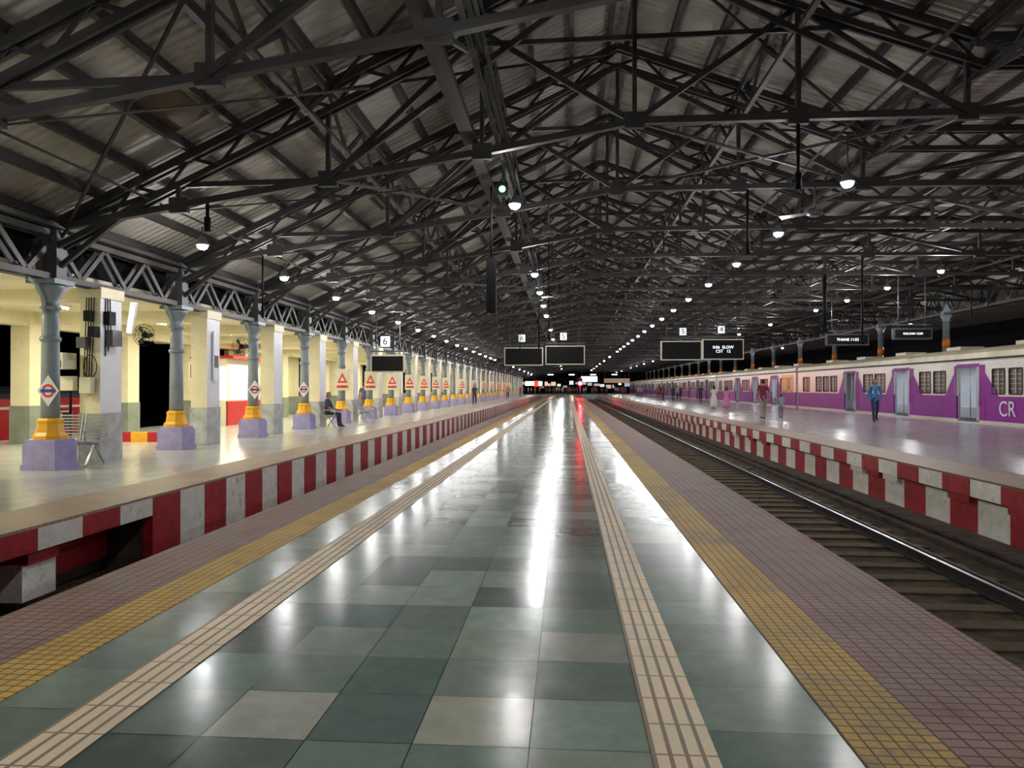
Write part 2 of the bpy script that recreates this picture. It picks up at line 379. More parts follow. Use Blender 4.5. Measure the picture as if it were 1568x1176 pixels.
r.obj('roof_purlins')
r=MB()
for (x,y) in ((-5.0,18.5),(-5.6,31),(4.0,22.6),(-3.4,43),(9.5,20),(10.5,14),(-6.5,10.4)):
    x2=x+.75; r.quad((x,y,zr(x)+.15),(x2,y,zr(x2)+.15),(x2,y+1.2,zr(x2)+.15),(x,y+1.2,zr(x)+.15),'brown')
r.obj('roof_skylight_panels')
BC=[(-8.9,4.15),(-1.4,5.3),(1.1,5.75),(6.3,5.75),(20,5.6)]
def zb(x):
    for (x0,z0),(x1,z1) in zip(BC,BC[1:]):
        if x<=x1: return z0+(z1-z0)*(x-x0)/(x1-x0)
    return BC[-1][1]
def trussmesh():
    t=MB(); k='steel'
    TC=[(-8.9,zr(-8.9)),(1.1,8.9),(6.5,6.95),(20,zr(20))]
    for (x0,z0),(x1,z1) in zip(TC,TC[1:]):
        for s in (-.08,.08): t.beam((x0,s,z0-.05),(x1,s,z1-.05),.06,.14,k)
        for s in (-.08,.08): t.beam((x0,s,z0-.46),(x1,s,z1-.46),.05,.10,k)
        n=max(4,int(abs(x1-x0)/.5))
        for i in range(n):
            xa=x0+(x1-x0)*i/n; xb=x0+(x1-x0)*(i+1)/n; za=z0+(z1-z0)*i/n; z_b=z0+(z1-z0)*(i+1)/n
            if i%2: t.beam((xa,0,za-.07),(xb,0,z_b-.44),.02,.06,k)
            else: t.beam((xa,0,za-.44),(xb,0,z_b-.07),.02,.06,k)
    for (x0,z0),(x1,z1) in zip(BC,BC[1:]):
        t.beam((x0,0,z0),(x1,0,z1),.12,.11,k)
    nodes=[-6.6,-4.0,-1.4,1.1,3.7,6.3,9.7,13.1,16.5,19.8]
    prev=-8.9
    for i,x in enumerate(nodes):
        t.beam((x,0,zb(x)),(x,0,zr(x)-.4),.07,.09,k)
        t.box(x-.16,x+.16,-.05,.05,zb(x)-.12,zb(x)+.14,k)
        if i%2==0: t.beam((prev,.05,zb(prev)),(x,.05,zr(x)-.42),.06,.09,k)
        else: t.beam((prev,.05,zr(prev)-.42),(x,.05,zb(x)),.06,.09,k)
        prev=x
    t.beam((-4.0,-.06,zb(-4.0)),(1.1,-.06,8.45),.07,.1,k)
    t.beam((6.3,-.06,zb(6.3)),(1.1,-.06,8.45),.07,.1,k)
    t.beam((-8.85,0,3.4),(-7.6,0,4.36),.08,.08,k)
    t.beam((-2.7,0.06,7.1),(4.9,.06,7.2),.05,.08,k)
    t.rod((-7.2,.08,4.4),(-2.2,.08,4.75),.014,k,6)
    return t.mesh('roof_truss')
trm=trussmesh(); NT=46
for k in range(-3,NT): inst('roof_truss',trm,(0,Y0+BAY*k,0))
# longitudinal lattice + wind bracing
r=MB(); ya=Y0-3*BAY; yb=Y0+(NT-1)*BAY
def longl(x,zt,zbm,w=.05,step=6,k='steel'):
    r.box(x-.045,x+.045,ya,yb,zt-.07,zt,k); r.box(x-.045,x+.045,ya,yb,zbm,zbm+.07,k)
    n=int(round((yb-ya)/(BAY/step)))
    for i in range(n):
        y=ya+i*BAY/step; p=(zbm+.03,zt-.03) if i%2 else (zt-.03,zbm+.03)
        r.beam((x,y,p[0]),(x,y+BAY/step,p[1]),w*.6,w,k)
longl(-4.0,zr(-4)-.1,zr(-4)-.85,.08,4); longl(-1.4,zr(-1.4)-.1,zr(-1.4)-.9,.08,4)
longl(3.7,zr(3.7)-.1,zr(3.7)-.85,.08,4); longl(6.4,zr(6.4)-.1,zr(6.4)-.75,.07,4); longl(11.4,zr(11.4)-.1,zr(11.4)-.7,.06,4)
longl(16.5,zr(16.5)-.1,zr(16.5)-.6,.06,4)
for k in range(-3,NT-1):
    y=Y0+BAY*k
    for xa,xb in ((-8.6,-4.0),(-4,1.0),(1.2,6.4),(6.6,13.1),(13.1,19.8)):
        if (k%2)==0: r.beam((xa,y,zr(xa)-.12),(xb,y+BAY,zr(xb)-.12),.04,.05,'steel')
        else: r.beam((xb,y,zr(xb)-.16),(xa,y+BAY,zr(xa)-.16),.04,.05,'steel')
    if k%3==0:
        for xa,xb in ((-4.0,-1.4),(1.1,6.3)):
            r.beam((xa,y,zb(xa)),(xb,y+BAY,zb(xb)),.05,.05,'steel'); r.beam((xb,y,zb(xb)),(xa,y+BAY,zb(xa)),.05,.05,'steel')
    r.beam((-1.4,y,zb(-1.4)),(-1.4,y+BAY,zr(-1.4)-.9),.06,.06,'steel')
    r.beam((6.3,y,zb(6.3)),(6.3,y+BAY,zr(6.3)-.8),.06,.06,'steel')
r.obj('roof_bracing')
r=MB(); r.box(-1.68,-1.5,ya,yb,5.44,5.48,'steel'); r.box(-1.70,-1.68,ya,yb,5.44,5.54,'steel'); r.box(-1.5,-1.48,ya,yb,5.44,5.54,'steel'); r.rod((-1.15,ya,5.5),(-1.15,yb,5.5),.04,'steel2'); r.rod((-.98,ya,5.52),(-.98,yb,5.52),.025,'steel2'); r.rod((-7.1,ya,4.62),(-7.1,yb,4.62),.02,'steel2')
r.rod((4.76,ya,5.84),(4.76,yb,5.84),.025,'steel2')
r.obj('overhead_cable_tray')
# right girder + columns
g=MB(); ya=Y0-3*BAY; yb=Y0+45*BAY
for xx in (20.1,20.3):
    g.box(xx-.06,xx+.06,ya,yb,5.3,5.42,'girder'); g.box(xx-.06,xx+.06,ya,yb,6.35,6.47,'girder')
for i in range(int((yb-ya)/(BAY/5))):
    y=ya+i*BAY/5; p=(5.4,6.37) if i%2 else (6.37,5.4)
    for xx in (20.1,20.3): g.beam((xx,y,p[0]),(xx,y+BAY/5,p[1]),.05,.12,'steel2')
for k in range(-3,45): g.box(20.0,20.4,Y0+BAY*k-.13,Y0+BAY*k+.13,5.3,6.5,'castiron' if k%2 else 'steel2')
g.obj('lattice_girder')
M['orange']=mat('orange_paint',(.75,.2,.03),.4,0,.1,3)
a=MB(); a.lathe([(.2,-.95),(.18,3.5)],'castiron'); a.lathe([(.19,3.5),(.185,4.0)],'orange'); a.lathe([(.17,4.0),(.16,4.95),(.22,5.0),(.16,5.05),(.28,5.22),(.28,5.3)],'castiron'); cm2=a.mesh('platform_column')
for k in range(-1,45,2): inst('platform_column',cm2,(20.2,Y0+BAY*k,0))
# far platform beyond
a=MB(); a.box(24,32,0,YR,-.95,0,'platR'); a.obj('platform_far')
a=MB(); a.box(34,34.3,-8,204,-1,7,'sky_dark'); a.obj('wall_right')
a=MB(); a.box(-34,-33.7,-8,204,-1,7,'sky_dark'); a.obj('wall_outer_left')
# ------------------------------------------------------------------ lamps
def lampm(rodlen):
    l=MB(); l.lathe([(.115,-.005),(.12,0),(.11,.05),(.06,.14),(.04,.17)],'fixture',n=16); l.lathe([(.05,-.085),(.085,-.06),(.10,-.03),(.10,-.006)],'lamp',n=14); l.rod((0,0,.16),(0,0,rodlen),.014,'steel2',6); return l.mesh('high_bay_lamp')
lL=lampm(.35); lC=lampm(.8); lR=lampm(.85); lA=lampm(.45)
W=(1.0,.98,.96)
def lamprow(x,z,me,ks,P,dy=0):
    for k in ks:
        o=inst('high_bay_lamp',me,(x,Y0+BAY*k+dy,z)); plight(o,(0,0,-.16),P*(1 if k<14 else 1.6),W,.09)
near=list(range(0,14)); far=list(range(14,34,3))
lamprow(-7.0,4.15,lL,[-2]+near+far,68,1.6)
lamprow(-.95,4.75,lC,[-3,-2,0,2,3,4,5,7,9,11,13,16,20,24,28],100,1.3)
lamprow(4.76,4.9,lR,[-2]+near+far,82,.8)
lamprow(12.4,5.3,lA,[-2,1,3,4,5,6,8,10,12]+far+[38,42],165,1.0)
lamprow(22.5,5.6,lA,[3,6,9,12,16,22],120,1.0)
# ------------------------------------------------------------------ train
def coachmesh():
    a=MB(); Ln=27.4
    doors=[9.5,16.0,21.9]; dw=1.7
    ops=[]
    for d in doors: ops.append((d-dw/2,d+dw/2,.06,2.25,'d'))
    def wins(a0,a1,n):
        w=(a1-a0)/n
        for i in range(n): ops.append((a0+i*w+.12,a0+(i+1)*w-.12,1.2,2.08,'w'))
    wins(1.0,2.6,1); wins(3.6,7.6,3); wins(11.3,14.3,2); wins(17.7,20.3,2); wins(23.5,26.7,3)
    ops.sort(); y=0
    def seg(y0,y1,z0,z1):
        if z1<=z0 or y1<=y0: return
        zs=[z0]+[z for z in (.14,1.08) if z0<z<z1]+[z1]
        for za,zc in zip(zs,zs[1:]):
            mid=(za+zc)/2; k='tpurple' if .14<mid<1.08 else 'tcream'
            a.box(0,.06,-y1,-y0,za,zc,k)
    for (o0,o1,z0,z1,t) in ops:
        seg(y,o0,-.25,2.55); seg(o0,o1,-.25,z0); seg(o0,o1,z1,2.55)
        if t=='w':
            a.box(.03,.05,-o1,-o0,z0,z1,'tglass')
            for q in range(1,5): a.box(.005,.02,-o1,-o0,z0+(z1-z0)*q/5-.012,z0+(z1-z0)*q/5+.012,'tsteel')
            a.box(-.012,.02,-o1-.02,-o1+.05,z0,z1,'tdark'); a.box(-.012,.02,-o0-.05,-o0+.02,z0,z1,'tdark'); a.box(-.012,.02,-(o0+o1)/2-.03,-(o0+o1)/2+.03,z0,z1,'tsteel')
            a.box(-.012,.02,-o1,-o0,z0-.05,z0,'tdark'); a.box(-.012,.02,-o1,-o0,z1,z1+.05,'tdark')
        else:
            a.box(-.008,0,-o1-.4,-o1,.14,2.3,'tpurple'); a.box(-.008,0,-o0,-o0+.18,.14,2.3,'tpurple'); a.box(-.008,0,-o1,-o0,2.25,2.36,'tpurple')
            a.poly([(-.009,-o1-.4,1.08),(-.009,-o1-.4,2.0),(-.009,-o1-1.3,1.08)],'tpurple')
            a.poly([(-.009,-o0+.18,2.0),(-.009,-o0+.18,1.08),(-.009,-o0+.9,1.08)],'tpurple')
            a.rod((.1,-(o0+o1)/2,.06),(.1,-(o0+o1)/2,2.25),.02,'tsteel')
            a.rod((-.04,-o1-.05,.7),(-.04,-o1-.05,1.8),.015,'tsteel'); a.rod((-.04,-o0+.05,.7),(-.04,-o0+.05,1.8),.015,'tsteel')
            a.box(.07,.1,-o1,-o1+.35,.1,2.25,'tsteel'); a.box(.07,.1,-o0-.1,-o0,.1,2.25,'tsteel')
            for q in range(9): a.box(1.1,1.12,-o1+.3,-o0-.1,.7+q*.16,.75+q*.16,'tsteel')
            a.box(1.1,1.14,-o1+.3,-o0-.9,.02,2.2,'tint')
        y=o1
    seg(y,Ln,-.25,2.55)
    a.box(3.2,3.26,-Ln,0,-.25,2.55,'tcream'); a.box(0.06,3.2,-Ln,0,-.25,.02,'tdark'); a.box(.06,3.2,-Ln,-Ln+.06,0,2.55,'tcream'); a.box(.06,3.2,-.06,0,0,2.55,'tcream')
    a.box(2.6,3.2,-Ln+.1,-.1,.02,.5,'tint'); a.box(3.1,3.2,-Ln+.1,-.1,.5,2.4,'tint')
    for q in range(6): a.box(1.4,1.5,-(2.5+q*4.5)-.6,-(2.5+q*4.5)+.6,2.46,2.5,'tubew')
    n=10; pts=[]
    for i in range(n+1):
        t=math.pi*i/n; pts.append((1.63-1.68*math.cos(t), 2.55+.52*math.sin(t)**.7 if 0<i<n else 2.5))
    for (x0,z0),(x1,z1) in zip(pts,pts[1:]): a.quad((x0,-Ln,z0),(x1,-Ln,z1),(x1,0,z1),(x0,0,z0),'troof')
    for yy in (-Ln,0): a.poly([(x,yy,z) for x,z in pts],'troof')
    a.box(.05,3.2,-Ln,0,2.5,2.54,'tint')
    a.box(-.07,-.03,-Ln,0,2.5,2.56,'tdark')
    for q in range(5): 
        yy=-(3+q*5.2); a.box(1.1,2.1,yy-.6,yy+.6,3.02,3.2,'troof')
    a.box(.3,2.96,-Ln+.3,-.3,-.5,-.25,'tdark')
    for yb_ in (3.6,Ln-3.6):
        a.box(.35,2.9,-yb_-1.6,-yb_+1.6,-.7,-.45,'tdark')
        for dy in (-1.1,1.1):
            for x in (.55,2.55): a.rod((x,-yb_+dy,-.52),(x+.14,-yb_+dy,-.52),.42,'railm',16)
    a.box(.5,2.7,0,.5,.0,2.3,'tdark')
    return a.mesh('commuter_train_coach')
tcm=coachmesh(); yend=52.9
for k in range(-1,6):
    o=inst('commuter_train_coach',tcm,(16,yend+27.9*k,0))
    if k==0:
        text('CR',.8,(-.02,-24.6,.60),(math.radians(90),0,math.radians(-90)),'white',o,ext=.006)
        text('CR',.6,(-.02,-13.0,.60),(math.radians(90),0,math.radians(-90)),'white',o,ext=.006)
    if k==1:
        y_=MB(); y_.box(-.012,0,-26.9,-24.0,1.08,2.35,'tyel'); y_.box(-.014,-.01,-26.2,-25.3,1.25,2.1,'tglass'); y_.obj('yellow_panel',parent=o)
    if k in(0,1):
        for q in (5.,9.5,16.,21.9): alight(o,(1.5,-q,2.4),60,(.9,.95,1),.3,3)
t=MB()
for x in (16.8,18.45): t.box(x-.035,x+.035,YB,YR,-.955,-.945,'railm')
t.obj('railway_track')
# red train far left (on a lower level track)
a=MB(); a.box(-20.5,-17.5,2,26.5,-.6,1.05,'tred'); a.box(-17.5,-17.48,2,26.5,.72,.80,'tcream')
for i in range(13): 
    y=3+i*1.75; a.box(-17.5,-17.47,y,y+1.0,0.02,.55,'tdark'); a.box(-17.49,-17.465,y-.06,y,-.02,.6,'tcream'); a.box(-17.49,-17.465,y+1.0,y+1.06,-.02,.6,'tcream'); a.box(-17.49,-17.465,y,y+1.0,.55,.6,'tcream')
n=8; pts=[(-19-1.5*math.cos(math.pi*i/n),1.05+.4*math.sin(math.pi*i/n)) for i in range(n+1)]
for (x0,z0),(x1,z1) in zip(pts,pts[1:]): a.quad((x0,2,z0),(x1,2,z1),(x1,26.5,z1),(x0,26.5,z0),'tdark')
a.poly([(x,2,z) for x,z in pts],'tdark'); a.poly([(x,26.5,z) for x,z in pts],'tdark')
a.box(-20.3,-17.7,2,26.5,-.95,-.6,'tdark'); a.obj('red_train')
for k in range(3):
    o=inst('fluorescent_tube_light',tmm,(-16.2,12+k*7,3.1)); o.rotation_euler=(0,0,.2); alight(o,(0,0,-.08),35,(.85,.92,1),.2,1.2)
# ------------------------------------------------------------------ signs
M['led2']=emis('sign_face',(.8,.85,.9),.7)
def board(name,xa,xb,y,z0,z1,ztop,led=None,num=None,numx=None,ls=.2,frame='boxw'):
    e=empty(name,((xa+xb)/2,y,z0)); w=(xb-xa)/2; h=z1-z0
    a=MB(); a.box(-w,w,-.1,.1,0,h,frame); a.box(-w+.06,w-.06,-.112,-.1,.06,h-.06,'black')
    for s in (-w*.7,w*.7): a.rod((s,0,h),(s,0,ztop-z0),.022,'steel2',6)
    a.box(-w,w,-.03,.03,h+.12,h+.17,'steel2')
    a.obj('board_body',parent=e)
    if led: text(led,ls,(0,-.12,h*.5),(math.radians(90),0,0),'led',e)
    if num:
        b=MB(); nx=numx or 0; b.box(nx-.24,nx+.24,-.08,.02,h+.3,h+.82,'black'); b.box(nx-.2,nx+.2,-.09,-.08,h+.34,h+.78,'led2'); b.obj('number_plate',parent=e)
        text(num,.42,(nx,-.1,h+.56),(math.radians(90),0,0),'black',e)
board('indicator_board',-3.8,-1.45,45,2.75,3.85,5.2,None,'6',-.1)
board('indicator_board',-1.3,1.07,45,2.8,3.95,5.5,None,'5',-.1)
board('indicator_board',5.6,8.0,45,3.05,4.2,5.7,None,'5',.1)
board('indicator_board',8.05,10.45,45,3.08,4.3,5.7,'0:06  SLOW\nCST   12',  '4',-.1,.24)
board('indicator_board',-8.3,-6.84,31,2.05,2.8,4.6,None,'6',-.1)
board('indicator_board',12.5,14.5,37,3.45,4.0,6.1,'THANE 11:52',ls=.18,frame='steel2')
board('indicator_board',13.1,14.6,31,3.35,3.8,6.1,'KALYAN 12:04',ls=.12,frame='steel2')
board('indicator_board',-11.8,-10.9,22.5,1.65,2.2,3.2)
# diamond station signs
M['blue']=mat('sign_blue',(.03,.06,.4),.4); M['sred']=mat('sign_red',(.7,.02,.02),.4)
def diamond(x,y,z,s=.27):
    q_=.72
    a=MB(); a.poly([(0,0,-s),(s*q_,0,0),(0,0,s),(-s*q_,0,0)],'white'); a.poly([(-s*q_,.02,0),(0,.02,s),(s*q_,.02,0),(0,.02,-s)],'steel2')
    n=24
    for i in range(n):
        t0=2*math.pi*i/n;t1=2*math.pi*(i+1)/n
        ro,ri=s*.42,s*.28
        a.quad((ri*math.cos(t0),-.004,ri*math.sin(t0)),(ro*math.cos(t0),-.004,ro*math.sin(t0)),(ro*math.cos(t1),-.004,ro*math.sin(t1)),(ri*math.cos(t1),-.004,ri*math.sin(t1)),'sred')
    a.box(-s*.5,s*.5,-.008,-.005,-s*.1,s*.1,'blue'); a.box(-.02,.02,.02,.12,-s*.5,s*.5,'steel2'); a.obj('station_name_sign',(x,y,z))
for k,dx in ((0,0),(2,0),(3,-.1)): diamond(-8.72+dx,Y0+BAY*k-.3,1.35)
def adsign():
    a=MB(); a.box(-.27,.27,-.04,.04,-.42,.42,'boxw'); a.poly([(-.2,-.045,-.12),(.2,-.045,-.12),(0,-.045,.27)],'sred'); a.poly([(-.1,-.048,-.05),(.1,-.048,-.05),(0,-.048,.14)],'boxw'); a.box(-.22,.22,-.046,-.04,-.32,-.22,'sred')
    a.box(-.03,.03,.04,.14,-.1,.1,'steel2'); return a.mesh('advertising_panel')
am=adsign()
for k in list(range(4,10))+list(range(10,26,2)): inst('advertising_panel',am,(-8.75,Y0+BAY*k-.34,1.72))
# equipment on first pillar
e=empty('electrical_switchgear',(-8.97,Y0+1.5,0)); a=MB()
a.box(-.62,-.24,-.75,-.37,1.75,2.05,'boxw'); a.box(-.58,-.28,-.76,-.75,1.78,1.9,'steel2'); a.box(-.5,-.22,-.5,-.37,1.35,1.62,'boxw'); a.box(-.1,.12,-.5,-.37,1.3,1.6,'boxw')
a.box(-.16,.02,-.5,-.37,2.15,2.35,'steel2'); a.box(.08,.2,-.5,-.35,2.35,2.55,'black'); a.box(.21,.36,-.2,.1,2.2,2.5,'steel2'); a.box(.21,.33,-.25,-.05,2.6,2.85,'black'); a.box(-.05,.08,-.46,-.36,2.65,2.85,'black')
for q in range(4):
    x0=-.1+q*.05; a.rod((x0,-.36,1.6),(x0+.05,-.36,3.1),.009,'black',6)
for q in range(3):
    a.rod((.22,-.2+q*.09,2.0+.1*q),(.22,-.2+q*.07,3.1),.01,'black',6)
for q in range(14):
    t0=q/14*2*math.pi;t1=(q+1)/14*2*math.pi
    a.rod((.05+.13*math.cos(t0),-.4,1.8+.22*math.sin(t0)),(.05+.13*math.cos(t1),-.4,1.8+.22*math.sin(t1)),.008,'black',6)
a.rod((-.3,-.45,0),(-.3,-.45,1.35),.025,'black')
a.obj('switch_boxes',parent=e)
a=MB(); a.box(-.05,.05,-.04,.04,0,.62,'boxw'); a.box(-.045,.045,-.05,-.04,.02,.6,'tubew'); o=a.obj('tube_lamp_fitting',(-8.45,Y0+1.6,2.45)); o.rotation_euler=(0,.15,0)
a=MB(); a.box(.22,.26,-.12,.12,-.3,.9,'white'); a.box(.26,.265,-.1,.1,-.0,.3,'steel2'); o=a.obj('vertical_banner',(-8.95,Y0+BAY+1.5,1.9))
# wall fan
def fan(loc):
    e=empty('wall_fan',loc); a=MB(); n=20
    for rr in (.1,.17,.24):
        for i in range(n):
            t0=2*math.pi*i/n;t1=2*math.pi*(i+1)/n
            yy=-.1 if rr<.24 else -.06
            a.rod((rr*math.cos(t0),yy,rr*math.sin(t0)),(rr*math.cos(t1),yy,rr*math.sin(t1)),.006,'black',5)
    for i in range(12):
        t=2*math.pi*i/12; a.rod((0,-.12,0),(.24*math.cos(t),-.06,.24*math.sin(t)),.004,'black',5)
    for i in range(3):
        t=2*math.pi*i/3; a.quad((0,-.05,0),(.2*math.cos(t-.3),-.06,.2*math.sin(t-.3)),(.22*math.cos(t),-.05,.22*math.sin(t)),(.18*math.cos(t+.35),-.03,.18*math.sin(t+.35)),'steel2')
    a.rod((0,-.05,0),(0,.12,0),.06,'black'); a.rod((0,.1,0),(-.2,.3,.1),.02,'black'); a.obj('fan_body',parent=e)
fan((-9.2,15.6,2.55)); fan((-8.65,19.2,2.5))
def cfan(loc,top):
    a=MB(); a.rod((0,0,0),(0,0,top-loc[2]),.02,'steel2',6); a.lathe([(.1,-.12),(.16,-.08),(.16,0),(.06,.06)],'steel2')
    for i in range(3):
        t=2*math.pi*i/3+.4; d=Vector((math.cos(t),math.sin(t),0)); n=Vector((-d.y,d.x,0))
        a.quad(d*.12-n*.06+Vector((0,0,-.05)),d*.75-n*.08+Vector((0,0,-.07)),d*.75+n*.08+Vector((0,0,-.02)),d*.12+n*.06+Vector((0,0,-.03)),'steel2')
    a.obj('ceiling_fan',loc)
cfan((-.4,16.3,4.85),5.5); cfan((5.3,16.35,5.2),5.75); cfan((-.4,28.8,5.0),5.5); cfan((-4.2,24.65,4.5),4.85)
a=MB(); a.box(-.09,.09,-.06,.06,0,1.05,'black'); a.rod((0,0,1.0),(0,0,2.4),.022,'black',6); a.obj('hanging_column_speaker',(-1.43,14.,2.82))
def hrod(x,y,z0,z1,r=.02):
    a=MB(); a.rod((0,0,0),(0,0,z1-z0),r,'black',6); a.rod((0,0,0),(0,0,.25),r*1.8,'black',6); a.obj('hanging_conduit',(x,y,z0))
hrod(3.7,12.2,4.6,5.75,.03); hrod(-.85,22.4,2.6,5.6); hrod(-.5,20.5,2.7,5.7,.015); hrod(-6.1,12.2,4.05,4.6,.03); hrod(-6.9,16.4,3.0,4.5); hrod(9.5,24.7,2.8,5.7,.03); hrod(9.7,28.8,3.5,5.7,.07); hrod(3.9,16.4,4.3,5.75,.03); hrod(15.0,28.8,4.0,5.7); hrod(-1.9,30,2.8,5.2,.015)
def bench(loc,rot,n=3):
    e=empty('metal_bench',loc); e.rotation_euler=(0,0,rot); a=MB(); w=n*.5
    a.beam((-w/2,0,.38),(w/2,0,.38),.05,.05,'tsteel')
    for i in range(n):
        x=-w/2+.25+i*.5
        for q in range(8): a.box(x-.22,x+.22,-.22+q*.055,-.19+q*.055,.42,.44,'tsteel')
        for q in range(8): a.beam((x-.22,.24+q*.012,.5+q*.055),(x+.22,.24+q*.012,.5+q*.055),.012,.03,'tsteel')
        for s in (-.22,.22): a.beam((x+s,-.22,.43),(x+s,.22,.43),.02,.03,'tsteel'); a.beam((x+s,.22,.43),(x+s,.34,.92),.02,.03,'tsteel')
    for s in (-w/2+.1,w/2-.1):
        a.beam((s,0,.38),(s,-.25,.015),.04,.03,'tsteel'); a.beam((s,0,.38),(s,.28,.015),.04,.03,'tsteel'); a.beam((s-.02,-.25,.62),(s-.02,.2,.62),.03,.03,'tsteel'); a.beam((s-.02,-.25,.62),(s-.02,-.22,.42),.03,.03,'tsteel')
    a.obj('bench_frame',parent=e)
bench((-8.95,12.88,0),0,2); bench((-8.35,25.9,0),math.radians(90),2); bench((-8.35,30.2,0),math.radians(90),3)
a=MB(); 
for i in range(6): a.box(-12.2+i*.45,-11.75+i*.45,18.5,18.65,0.001,.25,'red' if i%2 else 'yel')
a.obj('striped_barrier')
# far end signs, signal
def litsign(x0,x1,y,z0,z1,col,st,name='illuminated_sign'):
    k=name+str(len(M)); M[k]=emis(k,col,st); a=MB(); a.box(x0,x1,y,y+.15,z0,z1,'black'); a.box(x0+.05,x1-.05,y-.01,y,z0+.05,z1-.05,k); a.rod((x0+.2,y+.08,z1),(x0+.2,y+.08,z1+1.9),.03,'steel2',6); a.rod((x1-.2,y+.08,z1),(x1-.2,y+.08,z1+1.9),.03,'steel2',6); a.obj(name)
litsign(-8.6,-5.0,152,1.8,2.8,(.9,.92,1),1.8); litsign(-6.2,-5.4,140,1.6,2.8,(1,.04,.03),2.0); litsign(-4.6,-3.9,152,1.8,2.7,(1,.5,.4),1)
litsign(2.8,6.2,152,2.6,3.8,(.95,.95,1),1.6); litsign(7.6,13,155,2.4,3.4,(.45,.3,.2),.4)
for i in range(20):
    wd=random.uniform(.6,1.5); z_=random.uniform(1.2,2.2); litsign(-14+i*1.45,-14+i*1.45+wd,178,z_,z_+random.uniform(.4,1.1),random.choice([(1,.8,.5),(.9,.9,.9),(1,.85,.6),(.9,.45,.25),(.6,.7,1)]),random.uniform(.2,.9),'shop_sign')
for i in range(5):
    e=empty('concourse_lamp',(-8+i*4.5,158,4.0)); plight(e,(0,0,0),150,(1,.9,.75),.3)
    a=MB(); a.box(-.6,.6,-.1,.1,.0,.1,'tubew'); a.rod((0,0,.1),(0,0,.9),.02,'steel2',6); a.obj('lamp_body',(0,0,.15),parent=e)
M['sig']=emis('red_signal_glow',(1,.02,.03),60)
e=empty('signal_post',(1.75,100,.003)); a=MB(); a.rod((0,0,0),(0,0,2.0),.05,'steel2'); a.box(-.3,.3,-.1,.1,1.6,2.7,'black'); a.rod((0,-.12,2.0),(0,-.1,2.0),.25,'sig',16); a.rod((0,-.11,2.5),(0,-.1,2.5),.12,'steel'); a.box(-.28,.28,-.3,-.1,2.26,2.28,'black'); a.obj('signal_head',parent=e); plight(e,(0,-.4,2.0),1000,(1,.02,.03),.15)
M['sg']=emis('green_glow',(.1,1,.3),12)
a=MB(); a.box(-.1,.1,-.06,.06,0,.25,'black'); a.rod((0,-.07,.12),(0,-.06,.12),.06,'sg',10); a.rod((0,0,.25),(0,0,.4),.015,'steel2',6); a.obj('green_indicator_lamp',(-1.2,13.8,4.98))
